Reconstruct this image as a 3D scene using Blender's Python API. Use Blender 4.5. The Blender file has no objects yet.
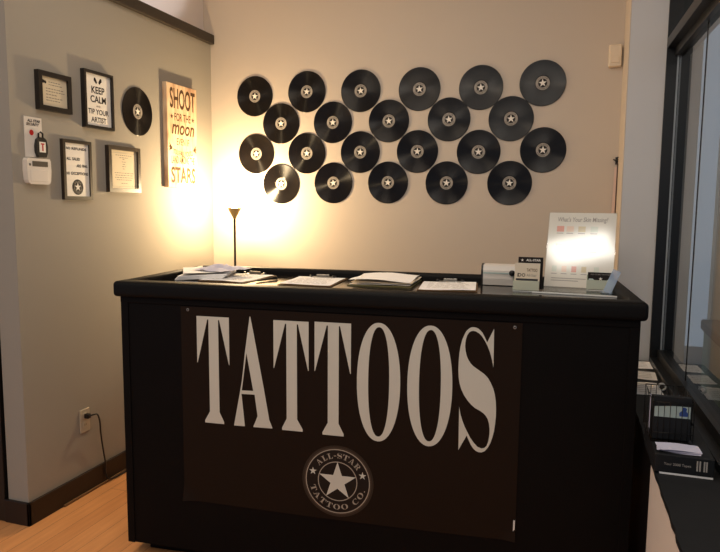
import bpy, bmesh, math, random
from math import pi, sin, cos, radians, sqrt, atan2
from mathutils import Vector, Matrix
from mathutils.geometry import tessellate_polygon

random.seed(7)
scene = bpy.context.scene
COL = scene.collection

# ------------------------------------------------------------------ helpers
def lin(c):
    return tuple(((v / 255) / 12.92 if v / 255 <= .04045 else ((v / 255 + .055) / 1.055) ** 2.4) for v in c)

MATS = {}
def mat(name, rgb, rough=.5, spec=.5, metal=0, noise=0, nscale=8, bump=0, bscale=60, emit=None, estr=0,
        trans=0, alpha=1, coat=0, srgb=True, aniso=0):
    if name in MATS: return MATS[name]
    m = bpy.data.materials.new(name); m.use_nodes = True
    nt = m.node_tree; b = nt.nodes['Principled BSDF']
    c = lin(rgb) if srgb else rgb
    b.inputs['Base Color'].default_value = (*c, 1)
    b.inputs['Roughness'].default_value = rough
    b.inputs['Specular IOR Level'].default_value = spec
    b.inputs['Metallic'].default_value = metal
    b.inputs['Alpha'].default_value = alpha
    b.inputs['Transmission Weight'].default_value = trans
    b.inputs['Coat Weight'].default_value = coat
    b.inputs['Coat Roughness'].default_value = .09
    if emit:
        b.inputs['Emission Color'].default_value = (*emit, 1); b.inputs['Emission Strength'].default_value = estr
    if noise or bump:
        tc = nt.nodes.new('ShaderNodeTexCoord')
    if noise:
        n = nt.nodes.new('ShaderNodeTexNoise'); n.inputs['Scale'].default_value = nscale; n.inputs['Detail'].default_value = 5
        nt.links.new(tc.outputs['Object'], n.inputs['Vector'])
        mx = nt.nodes.new('ShaderNodeMix'); mx.data_type = 'RGBA'
        mx.inputs[6].default_value = (*[v * (1 - noise) for v in c], 1)
        mx.inputs[7].default_value = (*[min(1, v * (1 + noise)) for v in c], 1)
        nt.links.new(n.outputs['Fac'], mx.inputs[0]); nt.links.new(mx.outputs[2], b.inputs['Base Color'])
    if bump:
        n2 = nt.nodes.new('ShaderNodeTexNoise'); n2.inputs['Scale'].default_value = bscale; n2.inputs['Detail'].default_value = 4
        nt.links.new(tc.outputs['Object'], n2.inputs['Vector'])
        bp = nt.nodes.new('ShaderNodeBump'); bp.inputs['Strength'].default_value = bump; bp.inputs['Distance'].default_value = .004
        nt.links.new(n2.outputs['Fac'], bp.inputs['Height']); nt.links.new(bp.outputs['Normal'], b.inputs['Normal'])
    MATS[name] = m
    return m

def floor_mat():
    m = bpy.data.materials.new('laminate_planks'); m.use_nodes = True
    nt = m.node_tree; b = nt.nodes['Principled BSDF']; N = nt.nodes.new; L = nt.links.new
    tc = N('ShaderNodeTexCoord'); mp = N('ShaderNodeMapping'); mp.inputs['Rotation'].default_value = (0, 0, radians(90))
    L(tc.outputs['Object'], mp.inputs['Vector'])
    br = N('ShaderNodeTexBrick'); br.offset = .37; br.inputs['Scale'].default_value = 1
    br.inputs['Brick Width'].default_value = 1.2; br.inputs['Row Height'].default_value = .09
    br.inputs['Mortar Size'].default_value = .0012; br.inputs['Mortar Smooth'].default_value = .2
    br.inputs['Color1'].default_value = (*lin((226, 160, 102)), 1); br.inputs['Color2'].default_value = (*lin((212, 146, 90)), 1)
    br.inputs['Mortar'].default_value = (*lin((150, 100, 58)), 1)
    L(mp.outputs['Vector'], br.inputs['Vector'])
    mp2 = N('ShaderNodeMapping'); mp2.inputs['Scale'].default_value = (30, 2.2, 1); L(tc.outputs['Object'], mp2.inputs['Vector'])
    no = N('ShaderNodeTexNoise'); no.inputs['Scale'].default_value = 1.6; no.inputs['Detail'].default_value = 6
    L(mp2.outputs['Vector'], no.inputs['Vector'])
    mx = N('ShaderNodeMix'); mx.data_type = 'RGBA'; mx.blend_type = 'MULTIPLY'; mx.inputs[0].default_value = .5
    cr = N('ShaderNodeValToRGB'); cr.color_ramp.elements[0].position = .3; cr.color_ramp.elements[0].color = (.72, .66, .6, 1)
    cr.color_ramp.elements[1].position = .7; cr.color_ramp.elements[1].color = (1, 1, 1, 1)
    L(no.outputs['Fac'], cr.inputs['Fac']); L(br.outputs['Color'], mx.inputs[6]); L(cr.outputs['Color'], mx.inputs[7])
    L(mx.outputs[2], b.inputs['Base Color']); b.inputs['Roughness'].default_value = .42
    return m

def wood_mat():
    m = bpy.data.materials.new('weathered_board'); m.use_nodes = True
    nt = m.node_tree; b = nt.nodes['Principled BSDF']; N = nt.nodes.new; L = nt.links.new
    tc = N('ShaderNodeTexCoord'); mp = N('ShaderNodeMapping'); mp.inputs['Scale'].default_value = (22, 22, 2.5)
    L(tc.outputs['Object'], mp.inputs['Vector'])
    no = N('ShaderNodeTexNoise'); no.inputs['Scale'].default_value = 1.5; no.inputs['Detail'].default_value = 7
    L(mp.outputs['Vector'], no.inputs['Vector'])
    n2 = N('ShaderNodeTexNoise'); n2.inputs['Scale'].default_value = 7; L(tc.outputs['Object'], n2.inputs['Vector'])
    ad = N('ShaderNodeMath'); ad.operation = 'ADD'; L(no.outputs['Fac'], ad.inputs[0]); L(n2.outputs['Fac'], ad.inputs[1])
    cr = N('ShaderNodeValToRGB'); e = cr.color_ramp.elements
    e[0].position = .36; e[0].color = (*lin((176, 128, 94)), 1); e[1].position = .62; e[1].color = (*lin((236, 212, 176)), 1)
    x = cr.color_ramp.elements.new(.5); x.color = (*lin((222, 184, 146)), 1)
    hf = N('ShaderNodeMath'); hf.operation = 'MULTIPLY'; hf.inputs[1].default_value = .5
    L(ad.outputs[0], hf.inputs[0]); L(hf.outputs[0], cr.inputs['Fac']); L(cr.outputs['Color'], b.inputs['Base Color'])
    b.inputs['Roughness'].default_value = .7
    return m

def vinyl_mat():
    # black vinyl: fine concentric grooves, so the lamp draws a radial streak across every disc
    m = bpy.data.materials.new('grooved_vinyl'); m.use_nodes = True
    nt = m.node_tree; b = nt.nodes['Principled BSDF']; N = nt.nodes.new; L = nt.links.new
    b.inputs['Base Color'].default_value = (.005, .004, .004, 1)
    b.inputs['Roughness'].default_value = .26; b.inputs['Specular IOR Level'].default_value = .27
    b.inputs['Anisotropic'].default_value = .95; b.inputs['Anisotropic Rotation'].default_value = .25
    tg = N('ShaderNodeTangent'); tg.direction_type = 'RADIAL'; tg.axis = 'Y'
    L(tg.outputs['Tangent'], b.inputs['Tangent'])
    return m

def front_only(nt, fac, dest):
    # reflect at the face the ray enters by, so a thin pane does not trap the light between its two faces
    g = nt.nodes.new('ShaderNodeNewGeometry'); k = nt.nodes.new('ShaderNodeMath'); k.operation = 'SUBTRACT'; k.inputs[0].default_value = 1
    nt.links.new(g.outputs['Backfacing'], k.inputs[1])
    m = nt.nodes.new('ShaderNodeMath'); m.operation = 'MULTIPLY'; nt.links.new(fac, m.inputs[0]); nt.links.new(k.outputs[0], m.inputs[1])
    nt.links.new(m.outputs[0], dest)

def glass_mat():
    m = bpy.data.materials.new('window_glass'); m.use_nodes = True
    nt = m.node_tree; N = nt.nodes.new; L = nt.links.new
    nt.nodes.remove(nt.nodes['Principled BSDF']); out = nt.nodes['Material Output']
    fr = N('ShaderNodeFresnel'); fr.inputs['IOR'].default_value = 2.0
    tr = N('ShaderNodeBsdfTransparent'); tr.inputs['Color'].default_value = (.86, .9, .9, 1)
    gl = N('ShaderNodeBsdfGlossy'); gl.inputs['Roughness'].default_value = 0.0; gl.inputs['Color'].default_value = (.92, .94, .95, 1)
    mx = N('ShaderNodeMixShader'); front_only(nt, fr.outputs[0], mx.inputs[0]); L(tr.outputs[0], mx.inputs[1]); L(gl.outputs[0], mx.inputs[2])
    L(mx.outputs[0], out.inputs['Surface'])
    return m

def acrylic_mat(name, tint, rough=.03, ior=1.45):
    m = bpy.data.materials.new(name); m.use_nodes = True
    nt = m.node_tree; N = nt.nodes.new; L = nt.links.new
    nt.nodes.remove(nt.nodes['Principled BSDF']); out = nt.nodes['Material Output']
    lw = N('ShaderNodeFresnel'); lw.inputs['IOR'].default_value = ior
    tr = N('ShaderNodeBsdfTransparent'); tr.inputs['Color'].default_value = (*tint, 1)
    gl = N('ShaderNodeBsdfGlossy'); gl.inputs['Roughness'].default_value = rough
    mx = N('ShaderNodeMixShader'); front_only(nt, lw.outputs[0], mx.inputs[0]); L(tr.outputs[0], mx.inputs[1]); L(gl.outputs[0], mx.inputs[2])
    L(mx.outputs[0], out.inputs['Surface'])
    return m

class MB:
    """collects shapes into one mesh"""
    def __init__(s): s.bm = bmesh.new(); s.mats = []
    def mi(s, m):
        if m not in s.mats: s.mats.append(m)
        return s.mats.index(m)
    def _add(s, bm2, m, mtx=None):
        idx = s.mi(m)
        if mtx is not None: bmesh.ops.transform(bm2, matrix=mtx, verts=bm2.verts)
        mp = {v: s.bm.verts.new(v.co) for v in bm2.verts}
        for f in bm2.faces:
            try: nf = s.bm.faces.new([mp[v] for v in f.verts])
            except ValueError: continue
            nf.material_index = idx; nf.smooth = f.smooth
        bm2.free(); return s
    def box(s, m, x0, x1, y0, y1, z0, z1, bev=0, seg=2, mtx=None, smooth=False):
        b = bmesh.new(); bmesh.ops.create_cube(b, size=1)
        for v in b.verts:
            v.co = Vector(((x0 + x1) / 2 + v.co.x * (x1 - x0), (y0 + y1) / 2 + v.co.y * (y1 - y0), (z0 + z1) / 2 + v.co.z * (z1 - z0)))
        if bev:
            bmesh.ops.bevel(b, geom=b.edges[:], offset=bev, segments=seg, profile=.5, affect='EDGES')
            if smooth:
                for f in b.faces: f.smooth = True
        return s._add(b, m, mtx)
    def poly(s, m, outer, holes=(), y=0, mtx=None):
        """flat polygon in the local xz plane at depth y, facing -y"""
        loops = [[Vector((a, c, 0)) for a, c in outer]] + [[Vector((a, c, 0)) for a, c in h] for h in holes]
        flat = [v for l in loops for v in l]
        b = bmesh.new(); vs = [b.verts.new((v.x, y, v.y)) for v in flat]
        for t in tessellate_polygon(loops):
            try: f = b.faces.new([vs[i] for i in t])
            except ValueError: continue
            f.normal_update()
            if f.normal.y > 0: f.normal_flip()
        return s._add(b, m, mtx)
    def prism(s, m, pts, axis, lo, hi, mtx=None):
        """extrude a 2D outline along an axis ('x': pts are y,z ; 'y': pts are x,z ; 'z': pts are x,y)"""
        b = bmesh.new()
        def P(p, t): return {'x': (t, p[0], p[1]), 'y': (p[0], t, p[1]), 'z': (p[0], p[1], t)}[axis]
        A = [b.verts.new(P(p, lo)) for p in pts]; B = [b.verts.new(P(p, hi)) for p in pts]
        n = len(pts)
        for i in range(n): b.faces.new([A[i], A[(i + 1) % n], B[(i + 1) % n], B[i]])
        b.faces.new(A[::-1]); b.faces.new(B)
        bmesh.ops.recalc_face_normals(b, faces=b.faces)
        return s._add(b, m, mtx)
    def lathe(s, m, prof, seg=32, mtx=None, smooth=True, closed=False):
        """profile of (r,z) spun about z"""
        b = bmesh.new(); rings = []
        for r, z in prof:
            rings.append([b.verts.new((0, 0, z))] if r < 1e-6 else [b.verts.new((r * cos(2 * pi * k / seg), r * sin(2 * pi * k / seg), z)) for k in range(seg)])
        pairs = list(zip(rings, rings[1:]))
        if closed: pairs.append((rings[-1], rings[0]))
        for A, B in pairs:
            for k in range(seg):
                a, c = A[k % len(A)], A[(k + 1) % len(A)]; d, e = B[k % len(B)], B[(k + 1) % len(B)]
                f = list(dict.fromkeys([a, c, e, d]))
                if len(f) > 2:
                    try: b.faces.new(f).smooth = smooth
                    except ValueError: pass
        bmesh.ops.recalc_face_normals(b, faces=b.faces)
        return s._add(b, m, mtx)
    def tube(s, m, pts, r, seg=10, mtx=None):
        b = bmesh.new(); pts = [Vector(p) for p in pts]; rings = []
        for i, p in enumerate(pts):
            d = (pts[min(i + 1, len(pts) - 1)] - pts[max(i - 1, 0)]).normalized()
            up = Vector((0, 0, 1)) if abs(d.z) < .9 else Vector((1, 0, 0))
            u = d.cross(up).normalized(); w = d.cross(u)
            rings.append([b.verts.new(p + r * (cos(2 * pi * k / seg) * u + sin(2 * pi * k / seg) * w)) for k in range(seg)])
        for A, B in zip(rings, rings[1:]):
            for k in range(seg): b.faces.new([A[k], A[(k + 1) % seg], B[(k + 1) % seg], B[k]]).smooth = True
        b.faces.new(rings[0]); b.faces.new(rings[-1]); bmesh.ops.recalc_face_normals(b, faces=b.faces)
        return s._add(b, m, mtx)
    def grid(s, m, fn, nu, nv, mtx=None, thick=0):
        b = bmesh.new()
        V = [[b.verts.new(fn(i / nu, j / nv)) for j in range(nv + 1)] for i in range(nu + 1)]
        for i in range(nu):
            for j in range(nv): b.faces.new([V[i][j], V[i + 1][j], V[i + 1][j + 1], V[i][j + 1]]).smooth = True
        if thick:
            bmesh.ops.recalc_face_normals(b, faces=b.faces)
            bmesh.ops.solidify(b, geom=b.faces[:], thickness=thick)
        return s._add(b, m, mtx)
    def text(s, m, string, x0, x1, z0, z1, y=0, shear=0, bold=0, warp=None):
        """lettering fitted to a box of the local xz plane, facing -y"""
        cu = bpy.data.curves.new('t', 'FONT'); cu.body = string; cu.size = 1; cu.shear = shear; cu.offset = bold
        cu.resolution_u = 3
        o = bpy.data.objects.new('t', cu); COL.objects.link(o)
        dg = bpy.context.evaluated_depsgraph_get(); me = bpy.data.meshes.new_from_object(o.evaluated_get(dg))
        b = bmesh.new(); b.from_mesh(me)
        bpy.data.objects.remove(o); bpy.data.curves.remove(cu); bpy.data.meshes.remove(me)
        X = [v.co.x for v in b.verts]; Y = [v.co.y for v in b.verts]
        ax, bx, ay, by = min(X), max(X), min(Y), max(Y)
        for v in b.verts:
            px = x0 + (v.co.x - ax) / (bx - ax) * (x1 - x0); pz = z0 + (v.co.y - ay) / (by - ay) * (z1 - z0)
            if warp: px, pz = warp(px, pz)
            v.co = Vector((px, y, pz))
        for f in b.faces:
            f.normal_update()
            if f.normal.y > 0: f.normal_flip()
        return s._add(b, m)
    def build(s, name, parent=None, loc=None, rot=None):
        me = bpy.data.meshes.new(name); s.bm.to_mesh(me); s.bm.free()
        for m in s.mats: me.materials.append(m)
        o = bpy.data.objects.new(name, me); COL.objects.link(o)
        if parent: o.parent = parent
        if loc is not None: o.location = loc
        if rot is not None: o.rotation_euler = rot
        return o

def tag(o, label=None, cat=None, group=None, kind=None):
    if label: o['label'] = label
    if cat: o['category'] = cat
    if group: o['group'] = group
    if kind: o['kind'] = kind
    return o

def thing(name, label, cat, loc, rotz=0, group=None):
    o = bpy.data.objects.new(name, None); COL.objects.link(o); o.empty_display_size = .05
    o.location = loc; o.rotation_euler = (0, 0, rotz)
    return tag(o, label, cat, group)

def struct(mb, name): return tag(mb.build(name), kind='structure')

def copy_tree(o, parent=None):
    c = o.copy(); COL.objects.link(c)
    if parent: c.parent = parent
    for ch in list(o.children): copy_tree(ch, c)
    return c

def star_pts(cx, cz, R, r=None, rot=0):
    r = r or R * .382
    return [(cx + (R if k % 2 == 0 else r) * sin(rot + k * pi / 5), cz + (R if k % 2 == 0 else r) * cos(rot + k * pi / 5)) for k in range(10)]
def circ(cx, cz, rx, rz=None, n=48, p=2.0):
    rz = rz or rx; out = []
    for k in range(n):
        a = 2 * pi * k / n; ca, sa = cos(a), sin(a)
        out.append((cx + rx * math.copysign(abs(ca) ** (2 / p), ca), cz + rz * math.copysign(abs(sa) ** (2 / p), sa)))
    return out

# ------------------------------------------------------------------ palette
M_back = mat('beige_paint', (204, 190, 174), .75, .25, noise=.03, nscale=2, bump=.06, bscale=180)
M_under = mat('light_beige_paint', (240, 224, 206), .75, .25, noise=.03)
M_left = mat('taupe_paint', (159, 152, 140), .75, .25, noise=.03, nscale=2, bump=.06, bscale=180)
M_upper = mat('pale_upper_paint', (226, 216, 212), .8, .2, noise=.02)
M_pier = mat('grey_paint', (214, 210, 206), .75, .25, noise=.03, nscale=3)
M_ceil = mat('ceiling_white', (225, 220, 212), .85, .2, noise=.02)
M_floor = floor_mat()
M_darkwood = mat('espresso_trim', (36, 24, 17), .45, .4, noise=.2, nscale=20)
M_cap = mat('black_brown_cap', (52, 43, 34), .5, .4, noise=.15, nscale=30)
M_black = mat('black_laminate', (11, 8, 7), .6, .12, noise=.2, nscale=12)
M_pad = mat('black_vinyl_padding', (15, 13, 12), .58, .16, noise=.2, nscale=25, bump=.12, bscale=70)
M_top = mat('glossy_counter_surface', (34, 30, 26), .12, .5, noise=.1, nscale=10)
M_banner = mat('banner_vinyl', (33, 22, 14), .6, .12, noise=.08, nscale=6)
M_letter = mat('printed_cream', (212, 208, 194), .6, .3, noise=.02, nscale=30)
M_letterdim = mat('printed_tan', (172, 160, 144), .6, .3, noise=.02, nscale=30)
M_halo = mat('printed_halo', (72, 58, 46), .6, .3, noise=.02)
M_halo2 = mat('printed_halo_faint', (52, 40, 29), .6, .3, noise=.02)
M_emb = mat('printed_black', (28, 19, 13), .55, .3, noise=.02)
M_vinyl = vinyl_mat()
M_label = mat('label_grey', (160, 152, 142), .5, .3, noise=.02)
M_labelblk = mat('label_black', (17, 14, 12), .5, .3, noise=.02)
M_white = mat('white_print', (240, 234, 224), .55, .3, noise=.01)
M_paper = mat('white_paper', (246, 243, 240), .8, .2, noise=.02, nscale=14)
M_paperb = mat('lilac_paper', (206, 204, 222), .8, .2, noise=.02, nscale=14)
M_paperw = mat('warm_paper', (226, 210, 186), .8, .2, noise=.02, nscale=14)
M_yellow = mat('yellow_paper', (120, 112, 76), .8, .2, noise=.02)
M_ink = mat('black_ink', (34, 28, 26), .7, .2, noise=.02)
M_inkg = mat('grey_ink', (128, 120, 112), .7, .2, noise=.02)
M_inkl = mat('pale_grey_ink', (168, 160, 152), .7, .2, noise=.02)
M_inkbr = mat('charred_ink', (84, 62, 42), .75, .2, noise=.15, nscale=40)
M_frame = mat('dark_bronze_frame', (46, 35, 25), .35, .5, noise=.2, nscale=40)
M_frameb = mat('black_frame', (26, 21, 18), .35, .5, noise=.2, nscale=40)
M_cream = mat('cream_document', (214, 200, 172), .6, .3, noise=.03)
M_board = wood_mat()
M_plastic = mat('white_plastic', (222, 214, 204), .4, .5, noise=.01)
M_plasticb = mat('beige_plastic', (226, 208, 182), .45, .4, noise=.01)
M_outlet = mat('ivory_plate', (190, 176, 154), .4, .4, noise=.02)
M_lcd = mat('grey_display', (96, 90, 80), .25, .5, noise=.05)
M_red = mat('red_print', (190, 38, 32), .5, .3, noise=.02)
M_blackpl = mat('black_plastic', (22, 20, 20), .35, .5, noise=.05)
M_metal = mat('black_metal', (30, 26, 22), .35, .5, metal=.6, noise=.05)
M_bowl = mat('bronze_metal', (150, 116, 62), .4, .5, metal=.2, noise=.05, emit=(1, .62, .2), estr=.16)
M_steel = mat('steel', (150, 146, 140), .3, .5, metal=.9, noise=.05)
M_hard = mat('hardboard', (112, 82, 52), .6, .3, noise=.2, nscale=40)
M_alu = mat('dark_bronze_aluminium', (19, 19, 20), .4, .5, metal=.2, noise=.05)
M_hilite = mat('frame_edge_highlight', (150, 156, 160), .4, .5, noise=.02)
M_ledge = mat('black_ledge', (26, 27, 29), .6, .3, noise=.25, nscale=22, bump=.1, bscale=90)
M_glass = glass_mat()
M_acryl = acrylic_mat('clear_acrylic', (.93, .95, .95))
M_acrylg = acrylic_mat('green_tinted_acrylic', (.72, .78, .7))
M_acrylb = mat('blue_tinted_acrylic', (186, 206, 232), .2, .4, noise=.02, alpha=.42)
M_lip = mat('green_acrylic_reflection', (222, 226, 206), .25, .5, noise=.02, alpha=.6)  # pale colour paints the bright reflection on the holder's front lip
M_edge = mat('frosted_acrylic_edge', (226, 226, 222), .4, .4, noise=.01)
M_bulb = mat('lamp_bulb', (255, 240, 210), .5, .3, noise=.01, emit=(1, .74, .4), estr=30)
M_posterink = mat('poster_ink', (160, 152, 144), .1, .5, noise=.02, coat=1)
M_poster = mat('poster_print', (222, 216, 202), .14, .5, noise=.03, nscale=12, coat=1)
M_blueprint = mat('blue_print', (52, 78, 140), .6, .3, noise=.05)
M_green = mat('pale_green_print_reflection', (176, 192, 186), .6, .3, noise=.05)
M_out = mat('outside_stucco', (196, 180, 160), .85, .2, noise=.06, nscale=3)
M_pave = mat('pavement', (120, 118, 114), .9, .2, noise=.2, nscale=6)

# ------------------------------------------------------------------ the room
ZT = 2.49          # underside of the black ledge cap on the left wall
YE = -1.643        # free end of the left wall
HC = 3.1           # ceiling
mb = MB().box(M_floor, -1.6, 4.2, -6, 0, -.05, 0); struct(mb, 'floor')
mb = MB().box(M_ceil, -1.6, 4.2, -6, .12, HC, HC + .08); struct(mb, 'ceiling')
mb = MB().box(M_back, -.5, 2.9, 0, .12, 0, HC); struct(mb, 'wall_back')
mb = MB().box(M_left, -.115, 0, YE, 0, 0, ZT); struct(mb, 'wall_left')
mb = MB().box(M_upper, -.17, -.05, YE, 0, ZT, HC); struct(mb, 'wall_left_upper')
mb = MB().box(M_cap, -.05, .03, YE - .0, 0, ZT, ZT + .058, bev=.003); struct(mb, 'trim_1')
mb = MB().box(M_darkwood, 0, .014, YE - .014, 0, 0, .108, bev=.002)
mb.box(M_darkwood, -.129, .014, YE - .014, YE, 0, .108, bev=.002); struct(mb, 'baseboard_left')
mb = MB().box(M_hard, .0142, .024, -1.45, -.02, 0, .012, bev=.002); struct(mb, 'trim_2')
mb = MB().box(M_darkwood, .026, 2.51, -.014, 0, 0, .108, bev=.002); struct(mb, 'baseboard_back')
# dark doorway beyond the end of the left wall
mb = MB().box(M_frameb, -.2, -.1295, YE - .01, YE + .09, 0, 2.2, bev=.003); struct(mb, 'door_1')
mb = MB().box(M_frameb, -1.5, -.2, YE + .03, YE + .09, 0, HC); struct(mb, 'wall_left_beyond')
# pier between the back wall and the window
mb = MB().box(M_back, 2.515, 2.519, -.42, 0, 0, HC).box(M_pier, 2.519, 2.681, -.42, 0, 0, HC); struct(mb, 'wall_pier')
# window wall: s runs along it towards the camera, off goes outwards
WA = radians(2); WP = Vector((2.681, -.42, 0))
Wm = Matrix.Translation(WP) @ Matrix(((sin(WA), cos(WA), 0, 0), (-cos(WA), sin(WA), 0, 0), (0, 0, 1, 0), (0, 0, 0, 1)))   # local x = s, y = off
SE = 3.4; ZL = .71
mb = MB()
mb.box(M_alu, 0, .014, 0, .1, ZL, HC, mtx=Wm)                       # stile by the pier
mb.box(M_hilite, .0145, .018, .046, .053, .773, 2.17, mtx=Wm)  # light grey strip painting the highlight along the stile edge
mb.box(M_alu, 0, SE, 0, .1, ZL - .02, .735, mtx=Wm)                 # bottom rail
mb.box(M_alu, .014, SE, .035, .1, .735, .773, mtx=Wm)               # bottom stop
mb.box(M_alu, .014, SE, 0, .1, 2.207, 2.252, mtx=Wm)                # transom rail
mb.box(M_alu, .014, SE, .035, .1, 2.17, 2.207, mtx=Wm)
mb.box(M_alu, .014, SE, 0, .1, HC - .06, HC, mtx=Wm)
mb.box(M_alu, SE, SE + .06, 0, .1, ZL, HC, mtx=Wm)
win = struct(mb, 'window_1')
mb = MB().box(M_glass, .014, .597, .0545, .0565, .773, 2.17, mtx=Wm); mb.build('glass_pane', win)
mb = MB().box(M_glass, .603, SE, .0545, .0565, .773, 2.17, mtx=Wm); mb.build('glass_pane', win)
mb = MB().box(M_labelblk, .597, .603, .053, .058, .773, 2.17, mtx=Wm); mb.build('glass_joint', win)
mb = MB().box(M_glass, .014, SE, .0605, .0625, 2.252, HC - .06, mtx=Wm); mb.build('transom_pane', win)
# ledge under the window and the wall below it
LE = [(2.5455, -.42), (2.556, -1.5), (2.558, -1.87), (2.5655, -2.35), (2.572, -3.9)]
def wpt(s, off): v = Wm @ Vector((s, off, 0)); return (v.x, v.y)
jag = []
for (x0, y0), (x1, y1) in zip(LE, LE[1:]):
    n = max(2, int(abs(y1 - y0) / .035))
    for k in range(n):
        t = k / n; jag.append((x0 + t * (x1 - x0) + random.uniform(-.0022, .0022), y0 + t * (y1 - y0)))
jag.append(LE[-1])
mb = MB().prism(M_ledge, jag + [wpt(SE + .06, -.0005), wpt(0, -.0005)], 'z', ZL - .016, ZL); struct(mb, 'window_ledge')
LW1 = [(2.5612, -1.757), (2.562, -1.87), (2.5695, -2.35), (2.576, -3.9)]
sx_ = (-.42 + 1.757) / cos(WA)
mb = MB().prism(M_under, LW1 + [wpt(SE + .06, .1), wpt(sx_, .1)], 'z', 0, ZL - .0205); struct(mb, 'wall_right')
mb = MB().prism(M_black, [(2.5495, -.4205), (2.56, -1.5), (2.5612, -1.757), wpt(sx_, .1), wpt(0.0005, .1)], 'z', 0, ZL - .0205); struct(mb, 'wall_right_dark')  # far stretch of the lower wall, coloured black
mb = MB().box(M_pave, 2.9, 9, -6, 4, -.12, -.06); struct(mb, 'ground_outside')
mb = MB().box(M_out, 3.126, 7, .6, .7, -.06, 3.2); struct(mb, 'wall_outside')

# ------------------------------------------------------------------ camera
f_px = 656.69
Rv = Vector((.9501, .3117, .0086)); Uv = Vector((-.0424, .1020, .9939)); Fv = Vector((-.3089, .9447, -.1101))
Fv.normalize(); Rv = (Rv - Fv * Rv.dot(Fv)).normalized(); Uv = Rv.cross(Fv)
cam = bpy.data.cameras.new('camera'); camo = bpy.data.objects.new('camera', cam); COL.objects.link(camo)
cam.sensor_width = 36; cam.lens = f_px / 720 * 36; cam.clip_start = .05
M3 = Matrix((Rv, Uv, -Fv)).transposed().to_4x4()
camo.matrix_world = Matrix.Translation((2.3098, -3.8892, 1.4732)) @ M3
scene.camera = camo

# ------------------------------------------------------------------ lights
def area(name, loc, target, sx, sy, power, color, rotz=None):
    l = bpy.data.lights.new(name, 'AREA'); l.shape = 'RECTANGLE'; l.size = sx; l.size_y = sy; l.energy = power; l.color = color
    o = bpy.data.objects.new(name, l); COL.objects.link(o); o.location = loc
    d = Vector(target) - Vector(loc); o.rotation_euler = d.to_track_quat('-Z', 'Y').to_euler()
    if rotz is not None: o.rotation_euler = (0, 0, rotz)
    return o
LAMP = Vector((.30, -.252, 0))
pl = bpy.data.lights.new('torchiere_bulb_light', 'POINT'); pl.energy = 46; pl.color = (1, .74, .42); pl.shadow_soft_size = .028
plo = bpy.data.objects.new('torchiere_bulb_light', pl); COL.objects.link(plo); plo.location = LAMP + Vector((0, 0, 1.505))
area('ceiling_strip_light', (2.02, -2.83, 2.9), (0, 0, 0), .5, .29, 8, (1, .95, .85), rotz=radians(15))
area('ceiling_front_light', (1.6, -4.6, 2.95), (1.1, -1.6, .8), 1.6, .8, 24, (1, .88, .74))
area('counter_fill_light', (1.3, -1.45, 3.0), (1.3, -1.45, 0), 1.4, .3, 11, (1, .92, .82))  # added overhead fill that brightens the papers on the counter
area('ceiling_left_light', (.3, -3.6, 3.0), (.2, -2.6, 0), .8, .8, 17, (1, .82, .62))
w = bpy.data.worlds.new('world'); scene.world = w; w.use_nodes = True
w.node_tree.nodes['Background'].inputs[0].default_value = (.62, .72, .9, 1)
w.node_tree.nodes['Background'].inputs[1].default_value = .38
scene.view_settings.view_transform = 'Standard'; scene.view_settings.look = 'None'
scene.view_settings.exposure = 0
sp = bpy.data.lights.new('upper_wall_fill_spot', 'SPOT'); sp.energy = 30; sp.color = (1, .95, .93); sp.spot_size = radians(40); sp.spot_blend = .3; sp.shadow_soft_size = .03  # added fill spot that brightens the upper left wall
spo = bpy.data.objects.new('upper_wall_fill_spot', sp); COL.objects.link(spo); spo.location = (.9, -1.1, 3.05)
spo.rotation_euler = (Vector((-.05, -.64, 2.9)) - spo.location).to_track_quat('-Z', 'Y').to_euler()

RX = Matrix.Rotation(radians(90), 4, 'X')      # lathe axis z -> towards the room (-y)

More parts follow.
